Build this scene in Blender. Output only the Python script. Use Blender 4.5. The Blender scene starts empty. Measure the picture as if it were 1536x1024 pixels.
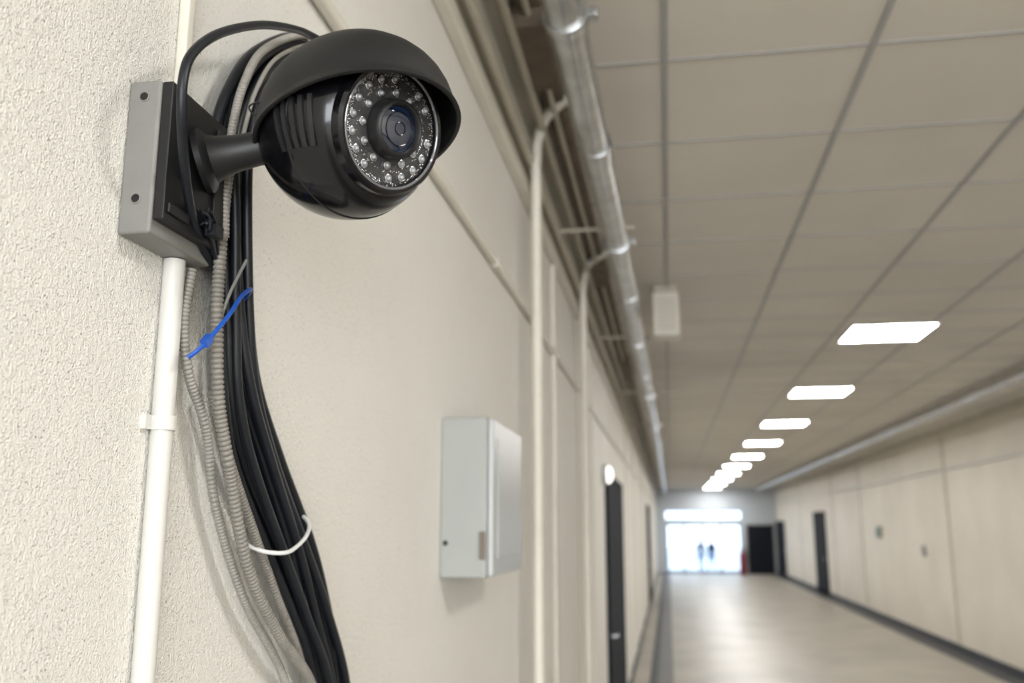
import bpy, bmesh, math, random
from mathutils import Vector, Matrix
random.seed(4)
scene=bpy.context.scene
COL=scene.collection
H=1.5; FL=-1.81; XL=-.5; XR=4.2; YB=-7.0; YE=38.0

# ---------------------------------------------------------------- materials
def newmat(name):
    m=bpy.data.materials.new(name); m.use_nodes=True
    return m, m.node_tree, m.node_tree.nodes['Principled BSDF']
def mat(name,col,rough=.5,metal=0,coat=0,var=.0,vscale=8,bump=0,bscale=200,spec=.5,bdist=.001,emit=None,estr=0):
    m,nt,b=newmat(name)
    b.inputs['Roughness'].default_value=rough
    b.inputs['Metallic'].default_value=metal
    b.inputs['Coat Weight'].default_value=coat
    b.inputs['Specular IOR Level'].default_value=spec
    tc=nt.nodes.new('ShaderNodeTexCoord')
    n=nt.nodes.new('ShaderNodeTexNoise'); n.inputs['Scale'].default_value=vscale; n.inputs['Detail'].default_value=5
    nt.links.new(tc.outputs['Object'],n.inputs['Vector'])
    r=nt.nodes.new('ShaderNodeMapRange'); r.inputs[1].default_value=.3; r.inputs[2].default_value=.7
    r.inputs[3].default_value=1-var; r.inputs[4].default_value=1+var*.4
    nt.links.new(n.outputs['Fac'],r.inputs[0])
    v=nt.nodes.new('ShaderNodeVectorMath'); v.operation='SCALE'
    v.inputs[0].default_value=col[:3]
    nt.links.new(r.outputs[0],v.inputs['Scale'])
    nt.links.new(v.outputs[0],b.inputs['Base Color'])
    if bump:
        n2=nt.nodes.new('ShaderNodeTexNoise'); n2.inputs['Scale'].default_value=bscale; n2.inputs['Detail'].default_value=4
        nt.links.new(tc.outputs['Object'],n2.inputs['Vector'])
        bp=nt.nodes.new('ShaderNodeBump'); bp.inputs['Strength'].default_value=bump; bp.inputs['Distance'].default_value=bdist
        nt.links.new(n2.outputs['Fac'],bp.inputs['Height']); nt.links.new(bp.outputs[0],b.inputs['Normal'])
    if emit:
        b.inputs['Emission Color'].default_value=(*emit,1); b.inputs['Emission Strength'].default_value=estr
    return m

def stucco():
    m,nt,b=newmat('painted_stucco_wall'); b.inputs['Roughness'].default_value=.62
    tc=nt.nodes.new('ShaderNodeTexCoord')
    def noise(s,d=4):
        n=nt.nodes.new('ShaderNodeTexNoise'); n.inputs['Scale'].default_value=s; n.inputs['Detail'].default_value=d
        nt.links.new(tc.outputs['Object'],n.inputs['Vector']); return n
    big=noise(1.3); fine=noise(480,3); mid=noise(150,3); pit=noise(330,1); pmask=noise(14,2)
    cr=nt.nodes.new('ShaderNodeValToRGB')
    cr.color_ramp.elements[0].position=.3; cr.color_ramp.elements[0].color=(.815,.79,.725,1)
    cr.color_ramp.elements[1].position=.7; cr.color_ramp.elements[1].color=(.87,.85,.79,1)
    nt.links.new(big.outputs['Fac'],cr.inputs['Fac'])
    sub=nt.nodes.new('ShaderNodeMath'); sub.operation='MULTIPLY_ADD'; sub.inputs[1].default_value=-.16; 
    nt.links.new(pmask.outputs['Fac'],sub.inputs[0]); nt.links.new(pit.outputs['Fac'],sub.inputs[2])
    pr=nt.nodes.new('ShaderNodeMapRange'); pr.inputs[1].default_value=.17; pr.inputs[2].default_value=.24; pr.inputs[3].default_value=.36; pr.inputs[4].default_value=1
    nt.links.new(sub.outputs[0],pr.inputs[0])
    v=nt.nodes.new('ShaderNodeVectorMath'); v.operation='SCALE'
    nt.links.new(cr.outputs['Color'],v.inputs[0]); nt.links.new(pr.outputs[0],v.inputs['Scale'])
    nt.links.new(v.outputs[0],b.inputs['Base Color'])
    a=nt.nodes.new('ShaderNodeMath'); a.operation='ADD'
    nt.links.new(fine.outputs['Fac'],a.inputs[0]); nt.links.new(mid.outputs['Fac'],a.inputs[1])
    bp=nt.nodes.new('ShaderNodeBump'); bp.inputs['Strength'].default_value=1.0; bp.inputs['Distance'].default_value=.004
    nt.links.new(a.outputs[0],bp.inputs['Height'])
    bp2=nt.nodes.new('ShaderNodeBump'); bp2.inputs['Strength'].default_value=.8; bp2.inputs['Distance'].default_value=.001
    nt.links.new(pr.outputs[0],bp2.inputs['Height']); nt.links.new(bp.outputs[0],bp2.inputs['Normal'])
    nt.links.new(bp2.outputs[0],b.inputs['Normal'])
    return m
M={}
M['wall']=stucco()
M['wallR']=mat('painted_wall_beige',(.66,.61,.525),.5,var=.08,vscale=1.2,bump=.3,bscale=60)
M['panel']=mat('wall_batten_paint',(.68,.645,.565),.5,var=.06)
M['floor']=mat('polished_concrete_floor',(.34,.313,.265),.40,var=.25,vscale=1.1,bump=.15,bscale=30)
M['strip']=mat('dark_floor_strip',(.028,.033,.042),.5,var=.2)
M['gstrip']=mat('grey_floor_strip',(.13,.13,.13),.5,var=.2)
M['ceil']=mat('mineral_ceiling_tile',(.67,.63,.565),.8,var=.10,vscale=.9,bump=.2,bscale=150)
M['tbar']=mat('ceiling_grid_metal',(.38,.375,.37),.5,var=.05)
M['ivory']=mat('ivory_painted_pipe',(.66,.63,.55),.4,var=.06)
M['tan']=mat('tan_painted_trunking',(.47,.435,.35),.5,var=.15,vscale=5)
M['darktan']=mat('brown_gap_shade',(.13,.10,.07),.7,var=.3,vscale=12)  # brown put in for the shadow between the trunking strips
M['pvc']=mat('white_pvc',(.60,.59,.56),.38,var=.03)
M['steel']=mat('galvanised_steel',(.56,.57,.575),.28,metal=.95,var=.25,vscale=14)
M['gray']=mat('grey_cast_box',(.205,.203,.190),.5,var=.08,vscale=30,bump=.2,bscale=500)
M['ebox']=mat('grey_painted_metal_box',(.33,.34,.325),.45,var=.04,vscale=8)
M['eboxf']=mat('light_grey_cover',(.40,.415,.42),.3,var=.03)
M['blackm']=mat('matte_black_plastic',(.010,.010,.011),.45,var=.1,bump=.15,bscale=900,bdist=.0004,spec=.4)
M['hood']=mat('satin_black_hood',(.012,.012,.0118),.50,var=.1,vscale=20,bump=.12,bscale=1200,bdist=.0003,spec=.32)
M['blackg']=mat('gloss_black_plastic',(.004,.004,.005),.16,coat=.1,spec=.36)
M['rubber']=mat('black_cable_rubber',(.007,.009,.013),.42,var=.2,vscale=30,spec=.4)
M['flex']=mat('grey_corrugated_conduit',(.20,.187,.163),.42,var=.15,vscale=40)
M['flexw']=mat('pale_grey_conduit',(.27,.255,.228),.4,var=.1,vscale=40)
M['face']=mat('camera_face_plate',(.012,.012,.013),.22,var=.4,vscale=300,bump=.9,bscale=1500,bdist=.0008,spec=.8)
M['chrome']=mat('led_reflector',(.80,.81,.83),.15,metal=1)
M['led']=mat('led_clear_epoxy',(.30,.31,.32),.05,spec=1,coat=1)
M['bezel']=mat('clear_bezel',(.10,.10,.11),.10,spec=1,coat=1)
M['lens']=mat('coated_lens_glass',(.003,.010,.030),.04,spec=1,coat=1)
M['blue']=mat('blue_cable_tie',(.008,.075,.40),.4)
M['white']=mat('white_cable_tie',(.66,.66,.65),.35)
M['door']=mat('dark_door_and_opening',(.012,.015,.022),.8,var=.1,spec=.15)  # near-black; flat leaves in it also paint the dark of open doorways
M['frame']=mat('door_frame_grey',(.25,.25,.25),.45,var=.1)
M['label']=mat('brown_label',(.15,.12,.09),.5)
M['endw']=mat('pale_blue_white_wall',(.50,.54,.58),.6,var=.04)
M['alu']=mat('aluminium_frame',(.35,.42,.55),.35,metal=.4)
M['red']=mat('red_enamel',(.22,.012,.016),.35)
M['green']=mat('green_sign',(.05,.20,.12),.5)
M['light']=mat('led_panel_diffuser',(.9,.9,.9),.5,emit=(1,.98,.95),estr=55)
M['glow']=mat('bulkhead_diffuser',(.9,.9,.9),.5,emit=(1,.95,.85),estr=2)
M['out']=mat('outdoor_paving',(.62,.66,.72),.8,var=.1)
M['skin']=mat('skin',(.45,.28,.2),.5)
M['cloth']=mat('navy_clothes',(.010,.022,.055),.8)
M['jeans']=mat('blue_trousers',(.02,.08,.20),.8)
M['glass']=mat('door_glass',(.9,.95,1),.02); M['glass'].node_tree.nodes['Principled BSDF'].inputs['Transmission Weight'].default_value=1
M['glass'].node_tree.nodes['Principled BSDF'].inputs['IOR'].default_value=1.02

# ---------------------------------------------------------------- helpers
def finish(name,bm,m,parent=None,smooth=True,bevel=0,seg=2,angle=35):
    me=bpy.data.meshes.new(name); bmesh.ops.recalc_face_normals(bm,faces=bm.faces[:]); bm.to_mesh(me); bm.free()
    ob=bpy.data.objects.new(name,me); COL.objects.link(ob)
    ms=m if isinstance(m,(list,tuple)) else [m]
    for k in ms: me.materials.append(M[k])
    if bevel:
        b=ob.modifiers.new('bevel','BEVEL'); b.width=bevel; b.segments=seg; b.limit_method='ANGLE'; b.angle_limit=math.radians(40)
    if smooth:
        for p in me.polygons: p.use_smooth=True
        es=ob.modifiers.new('ws','WEIGHTED_NORMAL') if bevel else None
        try:
            me.set_sharp_from_angle(angle=math.radians(angle))
        except Exception: pass
    if parent: ob.parent=parent
    return ob
def box(bm,x0,x1,y0,y1,z0,z1,mi=0):
    vs=[bm.verts.new((x,y,z)) for x in (x0,x1) for y in (y0,y1) for z in (z0,z1)]
    for f in ((0,1,3,2),(4,6,7,5),(0,4,5,1),(2,3,7,6),(0,2,6,4),(1,5,7,3)):
        fa=bm.faces.new([vs[i] for i in f]); fa.material_index=mi
def obox(bm,c,ax,ay,az,sx,sy,sz,mi=0):
    vs=[bm.verts.new(c+ax*sx*i+ay*sy*j+az*sz*k) for i in (-.5,.5) for j in (-.5,.5) for k in (-.5,.5)]
    for f in ((0,1,3,2),(4,6,7,5),(0,4,5,1),(2,3,7,6),(0,2,6,4),(1,5,7,3)):
        fa=bm.faces.new([vs[i] for i in f]); fa.material_index=mi
def basis(n):
    n=n.normalized(); up=Vector((0,0,1)) if abs(n.z)<.95 else Vector((1,0,0))
    a=up.cross(n).normalized(); b=n.cross(a).normalized(); return a,b,n
def lathe(bm,prof,o,n,seg=48,mi=0,closed=False):
    """prof: list of (radius, height along n)"""
    a,b,n=basis(n); rings=[]
    for r,h in prof:
        if r<1e-6: rings.append([bm.verts.new(o+n*h)])
        else: rings.append([bm.verts.new(o+n*h+(a*math.cos(t)+b*math.sin(t))*r) for t in [2*math.pi*i/seg for i in range(seg)]])
    for q,w in zip(rings,rings[1:]):
        for i in range(seg):
            j=(i+1)%seg
            if len(q)==1 and len(w)==1: continue
            if len(q)==1: f=bm.faces.new((q[0],w[i],w[j]))
            elif len(w)==1: f=bm.faces.new((q[i],w[0],q[j]))
            else: f=bm.faces.new((q[i],w[i],w[j],q[j]))
            f.material_index=mi
def torus(bm,o,n,R,r,seg=64,ms=10,mi=0):
    lathe(bm,[(R+r*math.cos(t),r*math.sin(t)) for t in [2*math.pi*i/ms for i in range(ms+1)]],o,n,seg,mi)
def spline(pts,step):
    pts=[Vector(p) for p in pts]; P=[pts[0]*2-pts[1]]+pts+[pts[-1]*2-pts[-2]]; out=[]
    for i in range(1,len(P)-2):
        p0,p1,p2,p3=P[i-1:i+3]; n=max(2,int((p2-p1).length/step))
        for k in range(n):
            t=k/n; out.append(.5*((2*p1)+(p2-p0)*t+(2*p0-5*p1+4*p2-p3)*t*t+(3*p1-p0-3*p2+p3)*t**3))
    out.append(P[-2]); return out
def tube(bm,path,r,seg=12,mi=0,cap=True):
    """r is float or function(i)->radius"""
    t0=(path[1]-path[0]).normalized(); a,b,_=basis(t0); rings=[]
    for i,p in enumerate(path):
        t=(path[min(i+1,len(path)-1)]-path[max(i-1,0)]).normalized()
        a=(a-t*a.dot(t)).normalized(); b=t.cross(a)
        rr=r(i) if callable(r) else r
        rings.append([bm.verts.new(p+(a*math.cos(u)+b*math.sin(u))*rr) for u in [2*math.pi*k/seg for k in range(seg)]])
    for q,w in zip(rings,rings[1:]):
        for i in range(seg):
            j=(i+1)%seg; f=bm.faces.new((q[i],w[i],w[j],q[j])); f.material_index=mi
    if cap:
        for q in (rings[0],rings[-1]):
            f=bm.faces.new(q); f.material_index=mi
def flex(bm,pts,r,mi=0,pitch=.0045,seg=12):
    sub=4; path=spline(pts,pitch/sub)
    pr=[1.0,.97,.74,.97]
    tube(bm,path,lambda i:r*pr[i%sub],seg,mi)
def empty(name,loc=(0,0,0)):
    e=bpy.data.objects.new(name,None); e.empty_display_size=.05; COL.objects.link(e); e.location=loc; return e
V=Vector

# ---------------------------------------------------------------- shell
bm=bmesh.new(); box(bm,XL-.2,XL,YB,YE,FL,H); finish('wall_left',bm,'wall',smooth=False)
bm=bmesh.new(); box(bm,XR,XR+.2,YB,YE,FL,H); finish('wall_right',bm,'wallR',smooth=False)
bm=bmesh.new(); box(bm,XL-.2,XR+.2,YB,YE+.3,FL-.1,FL); finish('floor',bm,'floor',smooth=False)
bm=bmesh.new(); box(bm,XL-.2,XR+.2,YB,YE+.3,H,H+.1); finish('ceiling',bm,'ceil',smooth=False)
# grid
bm=bmesh.new(); TX=.652; TY=.66
x=.038
while x<XR:
    box(bm,x-.010,x+.010,YB,YE,H-.006,H+.002); x+=TX
y=2.80-TY*14
while y<YE:
    if y>YB: box(bm,XL,XR,y-.006,y+.006,H-.004,H+.001)
    y+=TY
finish('trim_ceiling_grid',bm,'tbar',smooth=False)
# end wall with opening
bm=bmesh.new()
box(bm,XL-.2,XR+.2,YE,YE+.2,.68,H)           # above transom
box(bm,2.85,XR+.2,YE,YE+.2,FL,.68)
box(bm,XL-.2,-.12,YE,YE+.2,FL,.68)
box(bm,-.12,2.85,YE,YE+.2,.12,.30)
finish('wall_end',bm,'endw',smooth=False)
ent=empty('glass_entrance_door')
bm=bmesh.new()
for xx in (-.12,.55,1.27,1.99,2.78): box(bm,xx,xx+.07,YE+.02,YE+.1,FL,.12)
box(bm,-.12,2.85,YE+.02,YE+.1,FL,FL+.12); box(bm,-.12,2.85,YE+.02,YE+.1,.06,.12); box(bm,-.12,2.85,YE+.02,YE+.1,.62,.68)
finish('frame',bm,'alu',ent,smooth=False,bevel=.004)
bm=bmesh.new(); box(bm,-.06,2.8,YE+.05,YE+.06,FL+.1,.08); box(bm,-.12,2.85,YE+.05,YE+.06,.30,.64)
finish('glazing',bm,'glass',ent,smooth=False)
bm=bmesh.new(); box(bm,-30,30,YE+.3,YE+60,FL-.4,FL-.30); finish('ground',bm,'out',smooth=False)
# floor edge strips & baseboards
bm=bmesh.new(); box(bm,XR-.02,XR,YB,YE,FL,FL+.10); finish('baseboard_right',bm,'strip',smooth=False)
bm=bmesh.new(); box(bm,XR-.30,XR-.02,YB,YE,FL,FL+.012); finish('trim_floor_strip_right',bm,'strip',smooth=False)
bm=bmesh.new(); box(bm,XL,XL+.02,YB,YE,FL,FL+.10); finish('baseboard_left',bm,'strip',smooth=False)
bm=bmesh.new(); box(bm,XL+.22,XL+.32,YB,YE,FL,FL+.015,0); box(bm,XL+.32,XL+.50,YB,YE,FL,FL+.012,1)
finish('trim_floor_strip_left',bm,['strip','gstrip'],smooth=False)
# battens
bm=bmesh.new()
for yy in (4.05,5.2,6.1,11.2,13.5,16.5,19,29,33): box(bm,XL,XL+.018,yy,yy+.07,FL+.1,1.19)
finish('trim_battens_left',bm,'panel',smooth=False,bevel=.004)
bm=bmesh.new()
for yy in (9,15.0,21.5,25,31): box(bm,XR-.012,XR,yy,yy+.09,FL+.1,1.36)
box(bm,XR-.03,XR,YB,YE,1.40,H,0)
finish('trim_battens_right',bm,'tan',smooth=False,bevel=.004)

# ---------------------------------------------------------------- trunking + pipes at the top of left wall
tr=empty('cable_trunking')
bm=bmesh.new()
box(bm,XL,XL+.035,YB,YE,1.19,1.245)
box(bm,XL,XL+.05,YB,YE,1.33,1.40)
finish('trunk_rails',bm,'ivory',tr,smooth=False,bevel=.006)
bm=bmesh.new()
box(bm,XL,XL+.02,YB,YE,1.245,1.33); box(bm,XL,XL+.09,YB,YE,1.43,H-.001)
finish('trunk_back',bm,'tan',tr,smooth=False)
bm=bmesh.new(); box(bm,XL+.115,XL+.19,YB,YE,1.455,H-.001)  # dark gap between strips, its shade painted as solid brown pieces
for y0,y1 in ((2.35,2.75),(4.9,5.3),(8,9)): box(bm,XL+.10,XL+.20,y0,y1,1.40,H-.001)
finish('gap_shade_blocks',bm,'darktan',tr,smooth=False,bevel=.006)
bm=bmesh.new()
tube(bm,[V((XL+.05,YB,1.29)),V((XL+.05,YE,1.29))],.016)
tube(bm,[V((XL+.10,YB,1.40)),V((XL+.10,YE,1.40))],.014)
tube(bm,[V((XL+.15,YB,1.44)),V((XL+.15,YE,1.44))],.010)
finish('small_pipes',bm,'tan',tr)

def PX(y): 
    k=[(-7,-.26),(2,-.222),(3.3,-.20),(6.2,-.175),(12,-.135),(38,-.10)]
    for (a,b),(c,d) in zip(k,k[1:]):
        if y<=c: return b+(d-b)*(y-a)/(c-a)
    return -.1
PZ=1.30
pp=empty('steel_pipe')
bm=bmesh.new()
path=spline([(PX(y),y,PZ) for y in (-7,-3,0,2,4,6.2,9,12,18,25,32,38)],.5)
tube(bm,path,.052,24); finish('pipe_run',bm,'steel',pp)
bm=bmesh.new()
for y in (2.15,4.1,6.4,9.1,12,15,18.5,22,26,30,34):
    x=PX(y)
    lathe(bm,[(.052,-.02),(.060,-.02),(.062,-.012),(.062,.012),(.060,.02),(.052,.02)],V((x,y,PZ)),V((0,1,0)),32)
    tube(bm,[V((x,y,PZ+.055)),V((x,y,H))],.006,8)
    box(bm,x+.055,x+.085,y-.012,y+.012,PZ-.012,PZ+.012)
    tube(bm,[V((x+.07,y-.02,PZ)),V((x+.07,y+.03,PZ))],.012,10)
for y in (3.0,5.1,7.8,10.5,16.8): lathe(bm,[(.052,-.04),(.056,-.04),(.056,.04),(.052,.04)],V((PX(y),y,PZ)),V((0,1,0)),32)
finish('pipe_clamps',bm,'steel',pp,bevel=.001)
bm=bmesh.new()
for y in (3.9,6.3,9.0,12,16):
    tube(bm,[V((XL,y,1.30)),V((PX(y)+.09,y,1.30+.0))],.009,8)
    box(bm,XL,XL+.012,y-.03,y+.03,1.25,1.33)
finish('pipe_wall_brackets',bm,'tan',pp)
# pipe on the right
pr_=empty('steel_pipe')
bm=bmesh.new(); tube(bm,[V((3.35,YB,1.40)),V((3.35,YE,1.40))],.055,24)
for y in range(6,38,4): lathe(bm,[(.055,-.03),(.066,-.03),(.066,.03),(.055,.03)],V((3.35,y+.7,1.40)),V((0,1,0)),24)
finish('pipe_run',bm,'steel',pr_)
bm=bmesh.new()
for y in range(6,38,2): tube(bm,[V((3.35,y,1.44)),V((3.35,y,H))],.008,8)
finish('hangers',bm,'tan',pr_)
# conduit along left wall
lc=empty('wall_conduit')
bm=bmesh.new(); tube(bm,[V((XL+.012,YB,.775)),V((XL+.012,YE,.775))],.0125,16)
for y in (.3,2.6,3.9,5.4,7.2,9,12,15,19,24):
    lathe(bm,[(.0125,-.025),(.016,-.025),(.016,.025),(.0125,.025)],V((XL+.0125,y,.775)),V((0,1,0)),16)
finish('conduit_run',bm,'ivory',lc)
rc=empty('wall_conduit')
bm=bmesh.new(); tube(bm,[V((XR-.014,YB,.86)),V((XR-.014,YE,.86))],.018,12); finish('conduit_run',bm,'pvc',rc)
# vertical pipes
def vpipe(x,y,ztop,r,xe,sag):
    e=empty('wall_pipe')
    bm=bmesh.new()
    pts=[V((x,y,FL)),V((x,y,.6)),V((x,y,ztop-.16))]+spline([(x,y,ztop-.16),(x+.012,y-.02,ztop-.07),(x+.055,y-.07,ztop+.0),(xe,y-.17,ztop+.04)],.012)[1:]
    tube(bm,pts,r,16)
    for z in (-1.2,):
        box(bm,XL,x,y-.012,y+.012,z,z+.025)
        lathe(bm,[(r,-.015),(r+.004,-.015),(r+.004,.015),(r,.015)],V((x,y,z+.015)),V((0,0,1)),16)
    finish('pipe_and_elbow',bm,'ivory',e)
vpipe(-.43,3.08,1.44,.019,PX(3.0)-.04,1)
vpipe(-.43,4.95,1.44,.019,PX(5)-.04,1)

# ---------------------------------------------------------------- ceiling mounted box
e=empty('ceiling_speaker_box')
bm=bmesh.new(); box(bm,-.055,.11,5.65,5.85,1.17,1.45); finish('housing',bm,'ivory',e,bevel=.012,seg=3)
bm=bmesh.new(); box(bm,-.045,.10,5.70,5.80,1.45,H)
for i in range(7): box(bm,-.03,.085,5.645,5.652,1.21+i*.03,1.218+i*.03)
finish('bracket_and_grille',bm,'tan',e,smooth=False)

# ---------------------------------------------------------------- ceiling lights
def panel(y,x=1.74):
    e=empty('ceiling_light_panel')
    bm=bmesh.new(); s=.30
    for a in ((x-s-.02,x-s,y-s-.02,y+s+.02),(x+s,x+s+.02,y-s-.02,y+s+.02),(x-s,x+s,y-s-.02,y-s),(x-s,x+s,y+s,y+s+.02)):
        box(bm,a[0],a[1],a[2],a[3],H-.010,H+.002)
    finish('frame',bm,'eboxf',e,smooth=False)
    bm=bmesh.new(); box(bm,x-s,x+s,y-s,y+s,H-.007,H+.001); finish('diffuser',bm,'light',e,smooth=False)
ys=[7.42+3.27*k for k in range(0,10)]+[.5,-2.7,-5.9]  # last three sit out of view, added to light the near end
for y in ys: panel(y)

# ---------------------------------------------------------------- doors
def door(name,side,y0,y1,top):
    e=empty(name)
    x=XL if side<0 else XR; s=1 if side<0 else -1
    def bx(bm,a,b,*r):
        lo,hi=sorted((x+s*a,x+s*b)); box(bm,lo,hi,*r)
    bm=bmesh.new(); bx(bm,.001,.03,y0,y0+.06,FL,top+.06); bx(bm,.001,.03,y1-.06,y1,FL,top+.06); bx(bm,.001,.03,y0,y1,top,top+.06)
    finish('frame',bm,'door',e,smooth=False,bevel=.003)
    bm=bmesh.new(); bx(bm,.001,.02,y0+.06,y1-.06,FL+.01,top); finish('leaf',bm,'door',e,smooth=False)
    bm=bmesh.new(); bx(bm,.02,.07,y0+.14,y0+.16,-.86,-.84); bx(bm,.06,.075,y0+.14,y0+.28,-.86,-.84); finish('handle',bm,'steel',e,bevel=.003)
door('door_1',-1,7.45,9.9,.38)  # left doorways: dark of the recess painted as a flat closed leaf
door('door_2',-1,21.5,24.5,.45)
door('door_3',1,26.3,28.3,.36)
door('door_4',1,35.4,37.9,.16)  # dark opening painted as a closed near-black leaf
e=empty('door_5')
bm=bmesh.new(); box(bm,3.0,3.06,YE-.03,YE,FL,.12); box(bm,4.05,4.11,YE-.03,YE,FL,.12); box(bm,3.0,4.11,YE-.03,YE,.06,.12); finish('frame',bm,'frame',e,smooth=False)
bm=bmesh.new(); box(bm,3.06,4.05,YE-.02,YE,FL,.06); finish('leaf',bm,'door',e,smooth=False)  # near-black sheet standing for the dark of an opening
# bulkhead lamp
e=empty('bulkhead_wall_lamp')
bm=bmesh.new(); lathe(bm,[(0,0),(.08,0),(.08,.03),(.07,.04)],V((XL,7.25,.40)),V((1,0,0)),32); finish('base',bm,'eboxf',e)
bm=bmesh.new(); lathe(bm,[(.07,.035),(.062,.06),(.04,.078),(0,.085)],V((XL,7.25,.40)),V((1,0,0)),32); finish('diffuser',bm,'glow',e)
# right wall small things
e=empty('fire_call_point')
bm=bmesh.new(); box(bm,XR-.06,XR,19.6,19.95,-.22,.02); finish('housing',bm,'ebox',e,bevel=.01)
bm=bmesh.new(); box(bm,XR-.075,XR-.06,19.62,19.75,-.18,-.02); finish('sign',bm,'green',e,bevel=.004)
e=empty('light_switch')
bm=bmesh.new(); box(bm,XR-.03,XR,16.45,16.65,-.48,-.30); finish('plate',bm,'frame',e,bevel=.008)
bm=bmesh.new(); box(bm,XR-.045,XR-.03,16.5,16.6,-.43,-.35); finish('rocker',bm,'ebox',e,bevel=.004)
# fire extinguisher
e=empty('fire_extinguisher')
bm=bmesh.new(); lathe(bm,[(0,0),(.12,0),(.13,.03),(.13,.75),(.10,.85),(.04,.9),(.04,.95),(0,.96)],V((2.80,YE-.6,FL)),V((0,0,1)),24); finish('cylinder',bm,'red',e)
bm=bmesh.new(); box(bm,2.75,2.93,YE-.63,YE-.57,FL+.95,FL+.99); tube(bm,spline([(2.90,YE-.6,FL+.95),(2.99,YE-.6,FL+.8),(2.97,YE-.6,FL+.4)],.05),.015,8); finish('valve_and_hose',bm,'blackm',e)

# ---------------------------------------------------------------- electrical box
eb=empty('electrical_box')
bm=bmesh.new(); box(bm,XL,-.395,2.01,2.41,-.11,.243); finish('housing',bm,'ebox',eb,bevel=.004,seg=3)
bm=bmesh.new(); box(bm,-.3955,-.380,2.013,2.415,-.107,.240); finish('cover',bm,'eboxf',eb,bevel=.006,seg=3)
bm=bmesh.new(); box(bm,-.381,-.377,2.06,2.37,-.07,.20); finish('cover_inset',bm,'eboxf',eb,bevel=.0018)
bm=bmesh.new(); box(bm,-.410,-.397,2.006,2.0101,-.070,-.010); finish('label',bm,'label',eb,smooth=False)
bm=bmesh.new(); lathe(bm,[(0,.001),(.006,.001),(.006,-.002)],V((-.487,2.01,-.035)),V((0,-1,0)),16); finish('screw_hole',bm,'blackm',eb)

# ---------------------------------------------------------------- pvc conduit under/over the camera box
pc=empty('pvc_conduit')
bm=bmesh.new(); tube(bm,[V((XL+.0105,.83,FL)),V((XL+.0105,.83,.267))],.0108,20)
finish('conduit_lower',bm,'pvc',pc)
bm=bmesh.new(); box(bm,XL,XL+.006,.808,.852,.093,.107); lathe(bm,[(.0108,-.007),(.0135,-.007),(.0135,.007),(.0108,.007)],V((XL+.0105,.83,.10)),V((0,0,1)),24)
lathe(bm,[(.0108,-.007),(.0135,-.007),(.0135,.007),(.0108,.007)],V((XL+.0105,.83,-.60)),V((0,0,1)),24)
finish('saddle_clamp',bm,'pvc',pc)
pc2=empty('pvc_conduit')
bm=bmesh.new(); box(bm,XL,XL+.012,.817,.832,.4225,1.19); finish('conduit_upper',bm,'ivory',pc2,bevel=.003)

# ---------------------------------------------------------------- SECURITY CAMERA
sc=empty('security_camera')
bm=bmesh.new(); box(bm,XL,-.467,.744,.862,.268,.422); finish('mounting_box',bm,'gray',sc,bevel=.003,seg=3)
bm=bmesh.new()
for z in (.405,.302):
    lathe(bm,[(0,.0012),(.0042,.0012),(.0042,-.002)],V((-.483,.744,z)),V((0,-1,0)),16)
finish('screw_holes',bm,'blackm',sc)
bm=bmesh.new()
for z in (.405,.302):
    lathe(bm,[(.0042,.0),(.0052,.0),(.0052,.001),(.0042,.0014)],V((-.483,.744,z)),V((0,-1,0)),16)
finish('screw_rims',bm,'gray',sc)
bm=bmesh.new(); box(bm,-.467,-.456,.747,.860,.282,.421)
box(bm,-.456,-.453,.752,.790,.290,.300); box(bm,-.456,-.4535,.756,.775,.385,.412); box(bm,-.456,-.4525,.835,.856,.30,.41)
finish('mounting_plate',bm,'blackm',sc,bevel=.002,seg=3)
C=V((-.317,.85,.405)); R=.0925; n=V((.8244,-.501,-.2607)).normalized()
A0=V((-.456,.812,.366)); ax=(V((-.35,.842,.398))-A0).normalized()
bm=bmesh.new()
lathe(bm,[(0,-.004),(.033,-.004),(.034,.002),(.031,.006),(.025,.009),(.0215,.018),(.0185,.035),(.0175,.055),(.0195,.075),(.022,.085),(.02,.11)],A0,ax,40)
finish('arm',bm,'blackm',sc)
# ball
bm=bmesh.new()
d=.0710
prof=[(R*math.sin(t),R*math.cos(t)) for t in [math.pi*(1-i/40) for i in range(0,41)]]
prof=[(0,-R)]+[p for p in prof if p[1]<d-.008 and p[0]>1e-4]+[(.0665,d-.008),(.0655,d+.001),(.0625,d+.0045),(.0595,d+.004),(.0585,d-.004),(0,d-.006)]
lathe(bm,prof,C,n,72)
finish('ball_housing',bm,'blackg',sc,angle=30)
a,b,_=basis(n)     # a horizontal, b up-ish
bm=bmesh.new(); torus(bm,C+n*.022,n,math.sqrt(R*R-.022**2)-.0002,.0012,72,8)
torus(bm,C+n*(-.02),(V((0,0,1))*.9+n*.25).normalized(),.0903,.0010,72,8)
finish('seam_rings',bm,'blackm',sc)
# vents on the side panel
bm=bmesh.new()
base=V((-.145,-.947,-.30)).normalized()
for i in range(-3,2):
    Rz=Matrix.Rotation(i*.108,3,'Z')
    for k in range(-5,6):
        dd=Rz@base; s2=V((0,0,1)).cross(dd).normalized()
        dd=Matrix.Rotation(k*.047,3,s2)@dd
        u=dd.cross(s2).normalized()
        obox(bm,C+dd*(R+.0004),s2,u,dd,.0048,.0052,.0036)
bmesh.ops.remove_doubles(bm,verts=bm.verts[:],dist=.00001)
finish('vent_ribs',bm,'blackm',sc)
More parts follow.
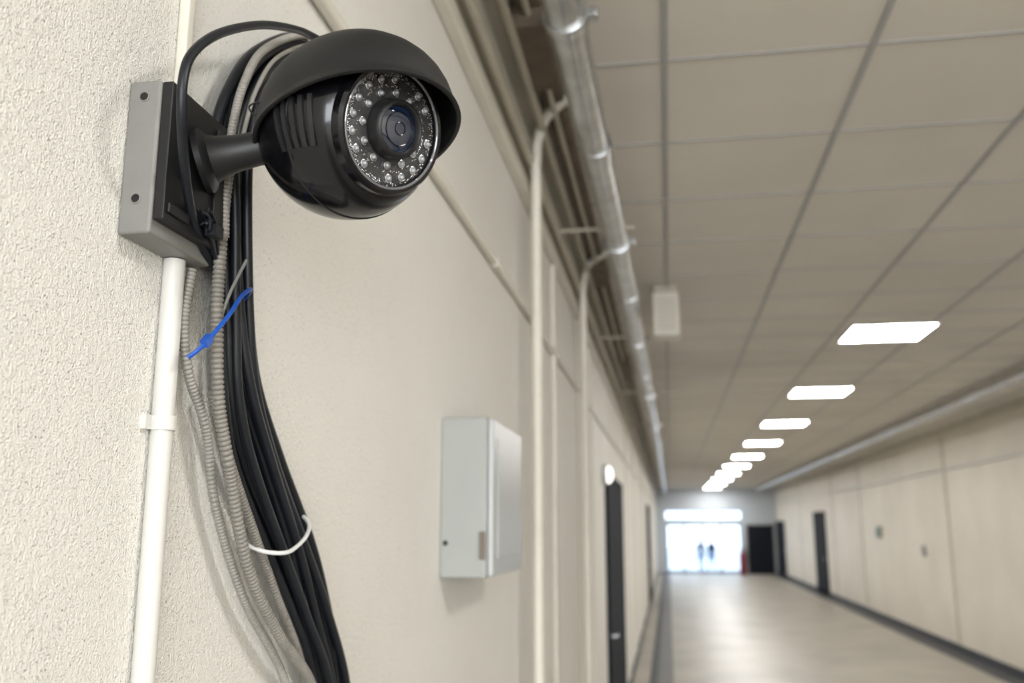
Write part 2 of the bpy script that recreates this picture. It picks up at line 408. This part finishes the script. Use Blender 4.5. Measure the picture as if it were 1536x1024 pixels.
# face plate
bm=bmesh.new(); lathe(bm,[(.0585,d-.002),(.056,d-.001),(.030,d-.001),(.024,d-.001)],C,n,64); finish('face_plate',bm,'face',sc)
bm=bmesh.new(); torus(bm,C+n*(d+.003),n,.0583,.0016,72,10); finish('bezel_ring',bm,'bezel',sc)
bmr=bmesh.new(); bml=bmesh.new()
for rr,cnt,ph in ((.0360,12,.1),(.0485,18,.0)):
    for i in range(cnt):
        t=ph+2*math.pi*i/cnt
        if rr>.04 and random.random()<.12: continue
        o=C+n*(d-.001)+(a*math.cos(t)+b*math.sin(t))*rr
        lathe(bmr,[(.0042,.0),(.0042,.0018),(.0037,.0020),(.0022,.0004)],o,n,16)
        lathe(bml,[(.0023,.0),(.0023,.0025),(.0019,.0036),(.0010,.0043),(0,.0046)],o,n,14)
    # silver dotted mesh around leds
for i in range(420):
    t=random.random()*2*math.pi; rr=random.choice((.0420,.0545,.0535,.0515))+random.uniform(-.0012,.0012)
    o=C+n*(d-.001)+(a*math.cos(t)+b*math.sin(t))*rr
    lathe(bmr,[(.0007,0),(.0005,.0005),(0,.0008)],o,n,6)
finish('led_reflectors',bmr,'chrome',sc); finish('led_bulbs',bml,'led',sc)
e0=d+.007
bm=bmesh.new(); lathe(bm,[(.0300,d-.002),(.0292,e0+.004),(.0272,e0+.0085),(.0250,e0+.0092),(.0235,e0+.0077),(.0228,e0+.003)],C,n,56); finish('lens_barrel',bm,'blackm',sc,angle=50)
bm=bmesh.new(); lathe(bm,[(.0230,e0+.0028),(.0185,e0+.0050),(.010,e0+.0066),(0,e0+.0072)],C,n,48); finish('lens_glass',bm,'lens',sc)
bm=bmesh.new(); torus(bm,C+n*(e0+.0070),n,.0062,.0006,40,8); torus(bm,C+n*(e0+.0054),n,.0165,.0007,40,8); finish('lens_inner_ring',bm,'blackg',sc)
# hood
bm=bmesh.new()
HC=C+V((.008,-.004,-.001)); hd=math.atan2(n.y,n.x); rings=[]; SEG=80
Rt=Matrix.Rotation(math.radians(-12.5),3,V((-math.sin(hd),math.cos(hd),0)))
def hr(phi,base):
    k=max(0,math.cos(phi-hd)); return base+.016*k*k
def hv(x,y,z): return bm.verts.new(HC+Rt@V((x,y,z)))
HR=.0975
els=[math.radians(v) for v in (90,84,76,68,60,52,44,36,28,20,12,5,0)]
for th in els:
    if th>1.56: rings.append([hv(0,0,.0925)]); continue
    rings.append([hv(math.cos(p)*hr(p,HR)*math.cos(th),math.sin(p)*hr(p,HR)*math.cos(th),.0925*math.sin(th)) for p in [2*math.pi*i/SEG for i in range(SEG)]])
for (dr,dz) in ((.0015,-.005),(.004,-.008),(.0045,-.0105),(.002,-.0115),(-.001,-.010)):
    rings.append([hv(math.cos(p)*(hr(p,HR)+dr),math.sin(p)*(hr(p,HR)+dr),dz) for p in [2*math.pi*i/SEG for i in range(SEG)]])
for q,w in zip(rings,rings[1:]):
    for i in range(SEG):
        j=(i+1)%SEG
        bm.faces.new((q[0],w[i],w[j]) if len(q)==1 else (q[i],w[i],w[j],q[j]))
ob=finish('sun_hood',bm,'hood',sc,angle=60)
s=ob.modifiers.new('sol','SOLIDIFY'); s.thickness=.0022; s.offset=-1
# loop lead
bm=bmesh.new()
lp=[(-.40,1.03,.60),(-.42,.992,.603),(-.42,.932,.579),(-.42,.846,.534),(-.42,.762,.476),(-.42,.716,.430),(-.42,.703,.396),(-.425,.715,.360),(-.44,.752,.330),(-.452,.79,.302),(-.462,.83,.285),(-.47,.87,.27)]
tube(bm,spline(lp,.006),.0047,14); finish('camera_lead',bm,'rubber',sc)

# ---------------------------------------------------------------- cable bundle
cb=empty('cable_bundle')
L=[(1.10,.660),(1.045,.640),(.943,.560),(.885,.490),(.864,.431),(.880,.351),(.900,.220),(.922,.135),(.968,.066),(1.060,-.031),(1.135,-.115),(1.215,-.2),(1.28,-.32),(1.33,-.60),(1.34,-1.2),(1.33,-1.79)]
Rr=[(1.10,.620),(1.048,.595),(.991,.547),(.951,.483),(.939,.411),(.947,.332),(.976,.238),(1.014,.165),(1.086,.08),(1.184,-.02),(1.265,-.11),(1.350,-.225),(1.39,-.35),(1.40,-.62),(1.40,-1.2),(1.39,-1.79)]
bm=bmesh.new(); N=9
for i in range(N):
    u=i/(N-1); pts=[]
    xo=-.4945+.0075+(0 if i%2 else .0105)
    # upper end: over the top of the loop and into the gland behind the camera
    gy,gz=1.215+.012*math.cos(i*.8),.562+.010*math.sin(i*.8)
    pts+=[(-.4920,gy,gz),(-.482,gy+.001,gz+.010),(xo+.004,1.205+.01*(1-u),.602+.015*(1-u)),(xo+.004,1.165+.01*(1-u),.618+.035*(1-u))]
    ph=random.random()*6
    lay=.020*(1-u) if i%2 else .006*(1-u)      # back-layer cables lie further along the wall
    for k,(l,r) in enumerate(zip(L,Rr)):
        uu=u+.06*math.sin(ph+k*1.1)
        pts.append((xo+.003*math.sin(ph+k*1.7),l[0]+lay+(r[0]-l[0]-lay)*uu,l[1]+(r[1]-l[1])*uu))
    tube(bm,spline(pts,.010),.0062,12)
for i in range(3):
    u=.25+i*.25; pts=[]; ph=random.random()*6
    for k,(l,r) in enumerate(zip(L,Rr)):
        pts.append((-.466+.003*math.sin(ph+k),l[0]+(r[0]-l[0])*(u+.05*math.sin(ph+k*.9)),l[1]+(r[1]-l[1])*u))
    tube(bm,spline(pts,.010),.0060,12)
lathe(bm,[(.034,.0005),(.034,.008),(.028,.014),(.02,.014)],V((XL,1.215,.562)),V((1,0,0)),28)
finish('black_cables',bm,'rubber',cb)
# flexible conduits
fc=empty('flexible_conduit')
X=-.463
fa=[(.872,.410),(.864,.347),(.862,.273),(.864,.215),(.878,.132),(.910,.063),(.982,-.044),(1.074,-.125),(1.192,-.205),(1.26,-.33),(1.30,-.7),(1.30,-1.79)]
bm=bmesh.new()
flex(bm,[(X+.006 if z>.0 else X,y,z) for y,z in fa if z<.50],.0068,pitch=.0052)
fb=[(.850,.262),(.842,.206),(.858,.154),(.900,.104),(.934,.021),(1.015,-.081),(1.148,-.195),(1.23,-.35),(1.27,-.7),(1.27,-1.79)]
fc2=[(.893,.140),(.944,.070),(1.008,.0),(1.082,-.078),(1.182,-.185),(1.24,-.34),(1.285,-.7),(1.285,-1.79)]
flex(bm,[(X-.010,y,z) for y,z in fc2],.0056)
finish('corrugated_conduit',bm,'flex',fc,angle=80)
bm=bmesh.new()
flex(bm,[(X-.018,y,z) for y,z in fb],.0054)
flex(bm,[(X+.010,y,z) for y,z in [(.862,.30),(.856,.36),(.862,.42),(.882,.485),(.928,.553),(1.04,.636),(1.12,.660)]],.0050)
tube(bm,spline([(X+.016,y,z) for y,z in [(.876,.42),(.899,.484),(.95,.554),(1.05,.626),(1.12,.645)]],.01),.0026,10)
finish('pale_conduit',bm,'flexw',fc,angle=80)
# small wires near the box
bm=bmesh.new()
for i in range(6):
    q=[(-.455+random.uniform(-.006,.01),.815+random.uniform(-.006,.03),.300+random.uniform(-.012,.012)) for _ in range(4)]
    q=[(-.456,.80+.006*i,.31)]+q+[(-.462,.868,.27)]
    tube(bm,spline(q,.004),.0016,8)
box(bm,-.452,-.440,.818,.834,.288,.300)
finish('pigtail_wires',bm,'rubber',sc)
# ties
bm=bmesh.new()
tube(bm,spline([(-.470,.945,.252),(-.452,.925,.256),(-.442,.905,.254),(-.439,.880,.240),(-.439,.855,.214),(-.442,.832,.190),(-.450,.820,.172),(-.460,.817,.163)],.004),.0023,8)
obox(bm,V((-.446,.826,.181)),V((1,0,0)),V((0,.75,.66)),V((0,-.66,.75)),.007,.014,.008)
finish('blue_cable_tie',bm,'blue',cb)
bm=bmesh.new(); tube(bm,spline([(-.445,.898,.285),(-.447,.884,.262),(-.449,.872,.240),(-.455,.866,.21)],.004),.0017,8); finish('grey_cable_tie',bm,'gray',cb)
bm=bmesh.new(); tube(bm,spline([(-.490,1.165,.025),(-.460,1.145,.006),(-.448,1.112,-.010),(-.446,1.075,-.024),(-.449,1.048,-.030),(-.466,1.028,-.028),(-.485,1.022,-.020)],.004),.0026,8)
finish('white_cable_tie',bm,'white',cb)

# ---------------------------------------------------------------- people outside the entrance
def person(x,y,face,h=1.62,stride=.14):
    e=empty('walking_person',(x,y,FL-.30)); e.rotation_euler=(0,0,face); e.scale=(h/1.75,)*3
    s=stride
    J={'pel':(0,0,.95,.135),'wai':(0,0,1.10,.12),'che':(0,.01,1.32,.155),'nec':(0,.02,1.50,.055),
       'sl':(-.18,0,1.42,.065),'sr':(.18,0,1.42,.065),'el':(-.23,-s*.5,1.13,.048),'er':(.23,s*.4,1.13,.048),'hl':(-.23,-s*.2,.88,.035),'hr':(.23,s*1.3,.90,.035)}
    E=[('pel','wai'),('wai','che'),('che','nec'),('che','sl'),('che','sr'),('sl','el'),('sr','er'),('el','hl'),('er','hr')]
    def skin(nm,J,E,m,root):
        me=bpy.data.meshes.new(nm); ks=list(J); me.from_pydata([J[k][:3] for k in ks],[(ks.index(a),ks.index(b)) for a,b in E],[])
        o=bpy.data.objects.new(nm,me); COL.objects.link(o); o.parent=e; me.materials.append(M[m])
        s=o.modifiers.new('skin','SKIN'); s.use_smooth_shade=True
        for i,k in enumerate(ks): me.skin_vertices[0].data[i].radius=(J[k][3],J[k][3]*.8)
        me.skin_vertices[0].data[ks.index(root)].use_root=True
        o.modifiers.new('sub','SUBSURF').levels=1
    skin('jacket',J,E,'cloth','pel')
    J2={'p':(0,0,.92,.135),'tl':(-.1,0,.86,.095),'kl':(-.11,s*.9,.49,.062),'al':(-.11,s,.09,.042),'fl':(-.11,s+.16,.045,.04),
        'tr':(.1,0,.86,.095),'kr':(.11,-s*.2,.49,.062),'ar':(.11,-s*1.3,.10,.042),'fr':(.11,-s*1.3+.15,.045,.04)}
    skin('trousers',J2,[('p','tl'),('tl','kl'),('kl','al'),('al','fl'),('p','tr'),('tr','kr'),('kr','ar'),('ar','fr')],'jeans','p')
    bm=bmesh.new(); lathe(bm,[(0,0),(.05,.01),(.075,.07),(.082,.13),(.075,.19),(.04,.225),(0,.235)],V((0,.03,1.515)),V((0,0,1)),20)
    lathe(bm,[(.015,0),(.01,.02),(0,.03)],V((0,.105,1.62)),V((0,1,0)),8)
    for sx in (-1,1):
        lathe(bm,[(0,0),(.02,.0),(.018,.012),(0,.014)],V((sx*.078,.02,1.63)),V((sx,0,0)),10)
    for hx,hy,hz in ((-.23,-s*.2,.80),(.23,s*1.4,.82)):
        lathe(bm,[(0,-.09),(.02,-.07),(.034,-.02),(.026,.04),(0,.05)],V((hx,hy,hz)),V((0,0,1)),10)
    finish('head_and_hands',bm,'skin',e)
    bm=bmesh.new(); lathe(bm,[(.086,.12),(.090,.16),(.08,.21),(.045,.242),(0,.25)],V((0,.015,1.515)),V((0,0,1)),20); finish('hair',bm,'blackm',e)
person(1.46,45.0,2.9); person(1.98,45.6,.5,1.6)

# ---------------------------------------------------------------- lights / world
w=bpy.data.worlds.new('World'); scene.world=w; w.use_nodes=True
bg=w.node_tree.nodes['Background']; bg.inputs[0].default_value=(.76,.88,1,1); bg.inputs[1].default_value=3.0
def area(name,loc,rot,sx,sy,p,col=(1,1,1)):
    l=bpy.data.lights.new(name,'AREA'); l.shape='RECTANGLE'; l.size=sx; l.size_y=sy; l.energy=p; l.color=col
    o=bpy.data.objects.new(name,l); COL.objects.link(o); o.location=loc; o.rotation_euler=rot; return o
area('rear_fill_light',(1.85,-6.5,-.1),(math.radians(90),0,0),4,2.6,400,(.98,.99,1))  # fill lamp added behind the camera; no entrance is built there

# ---------------------------------------------------------------- camera
f=1370.; p=math.atan(278/f); psi=math.atan(235/f*math.cos(p))
cam=bpy.data.cameras.new('camera'); co=bpy.data.objects.new('camera',cam); COL.objects.link(co)
cam.sensor_width=36; cam.lens=36*f/1536; cam.clip_start=.01; cam.clip_end=300
co.rotation_euler=(math.pi/2+p,0,psi)
cam.dof.use_dof=True; cam.dof.focus_distance=.90; cam.dof.aperture_fstop=4.5
scene.camera=co
scene.view_settings.view_transform='Standard'
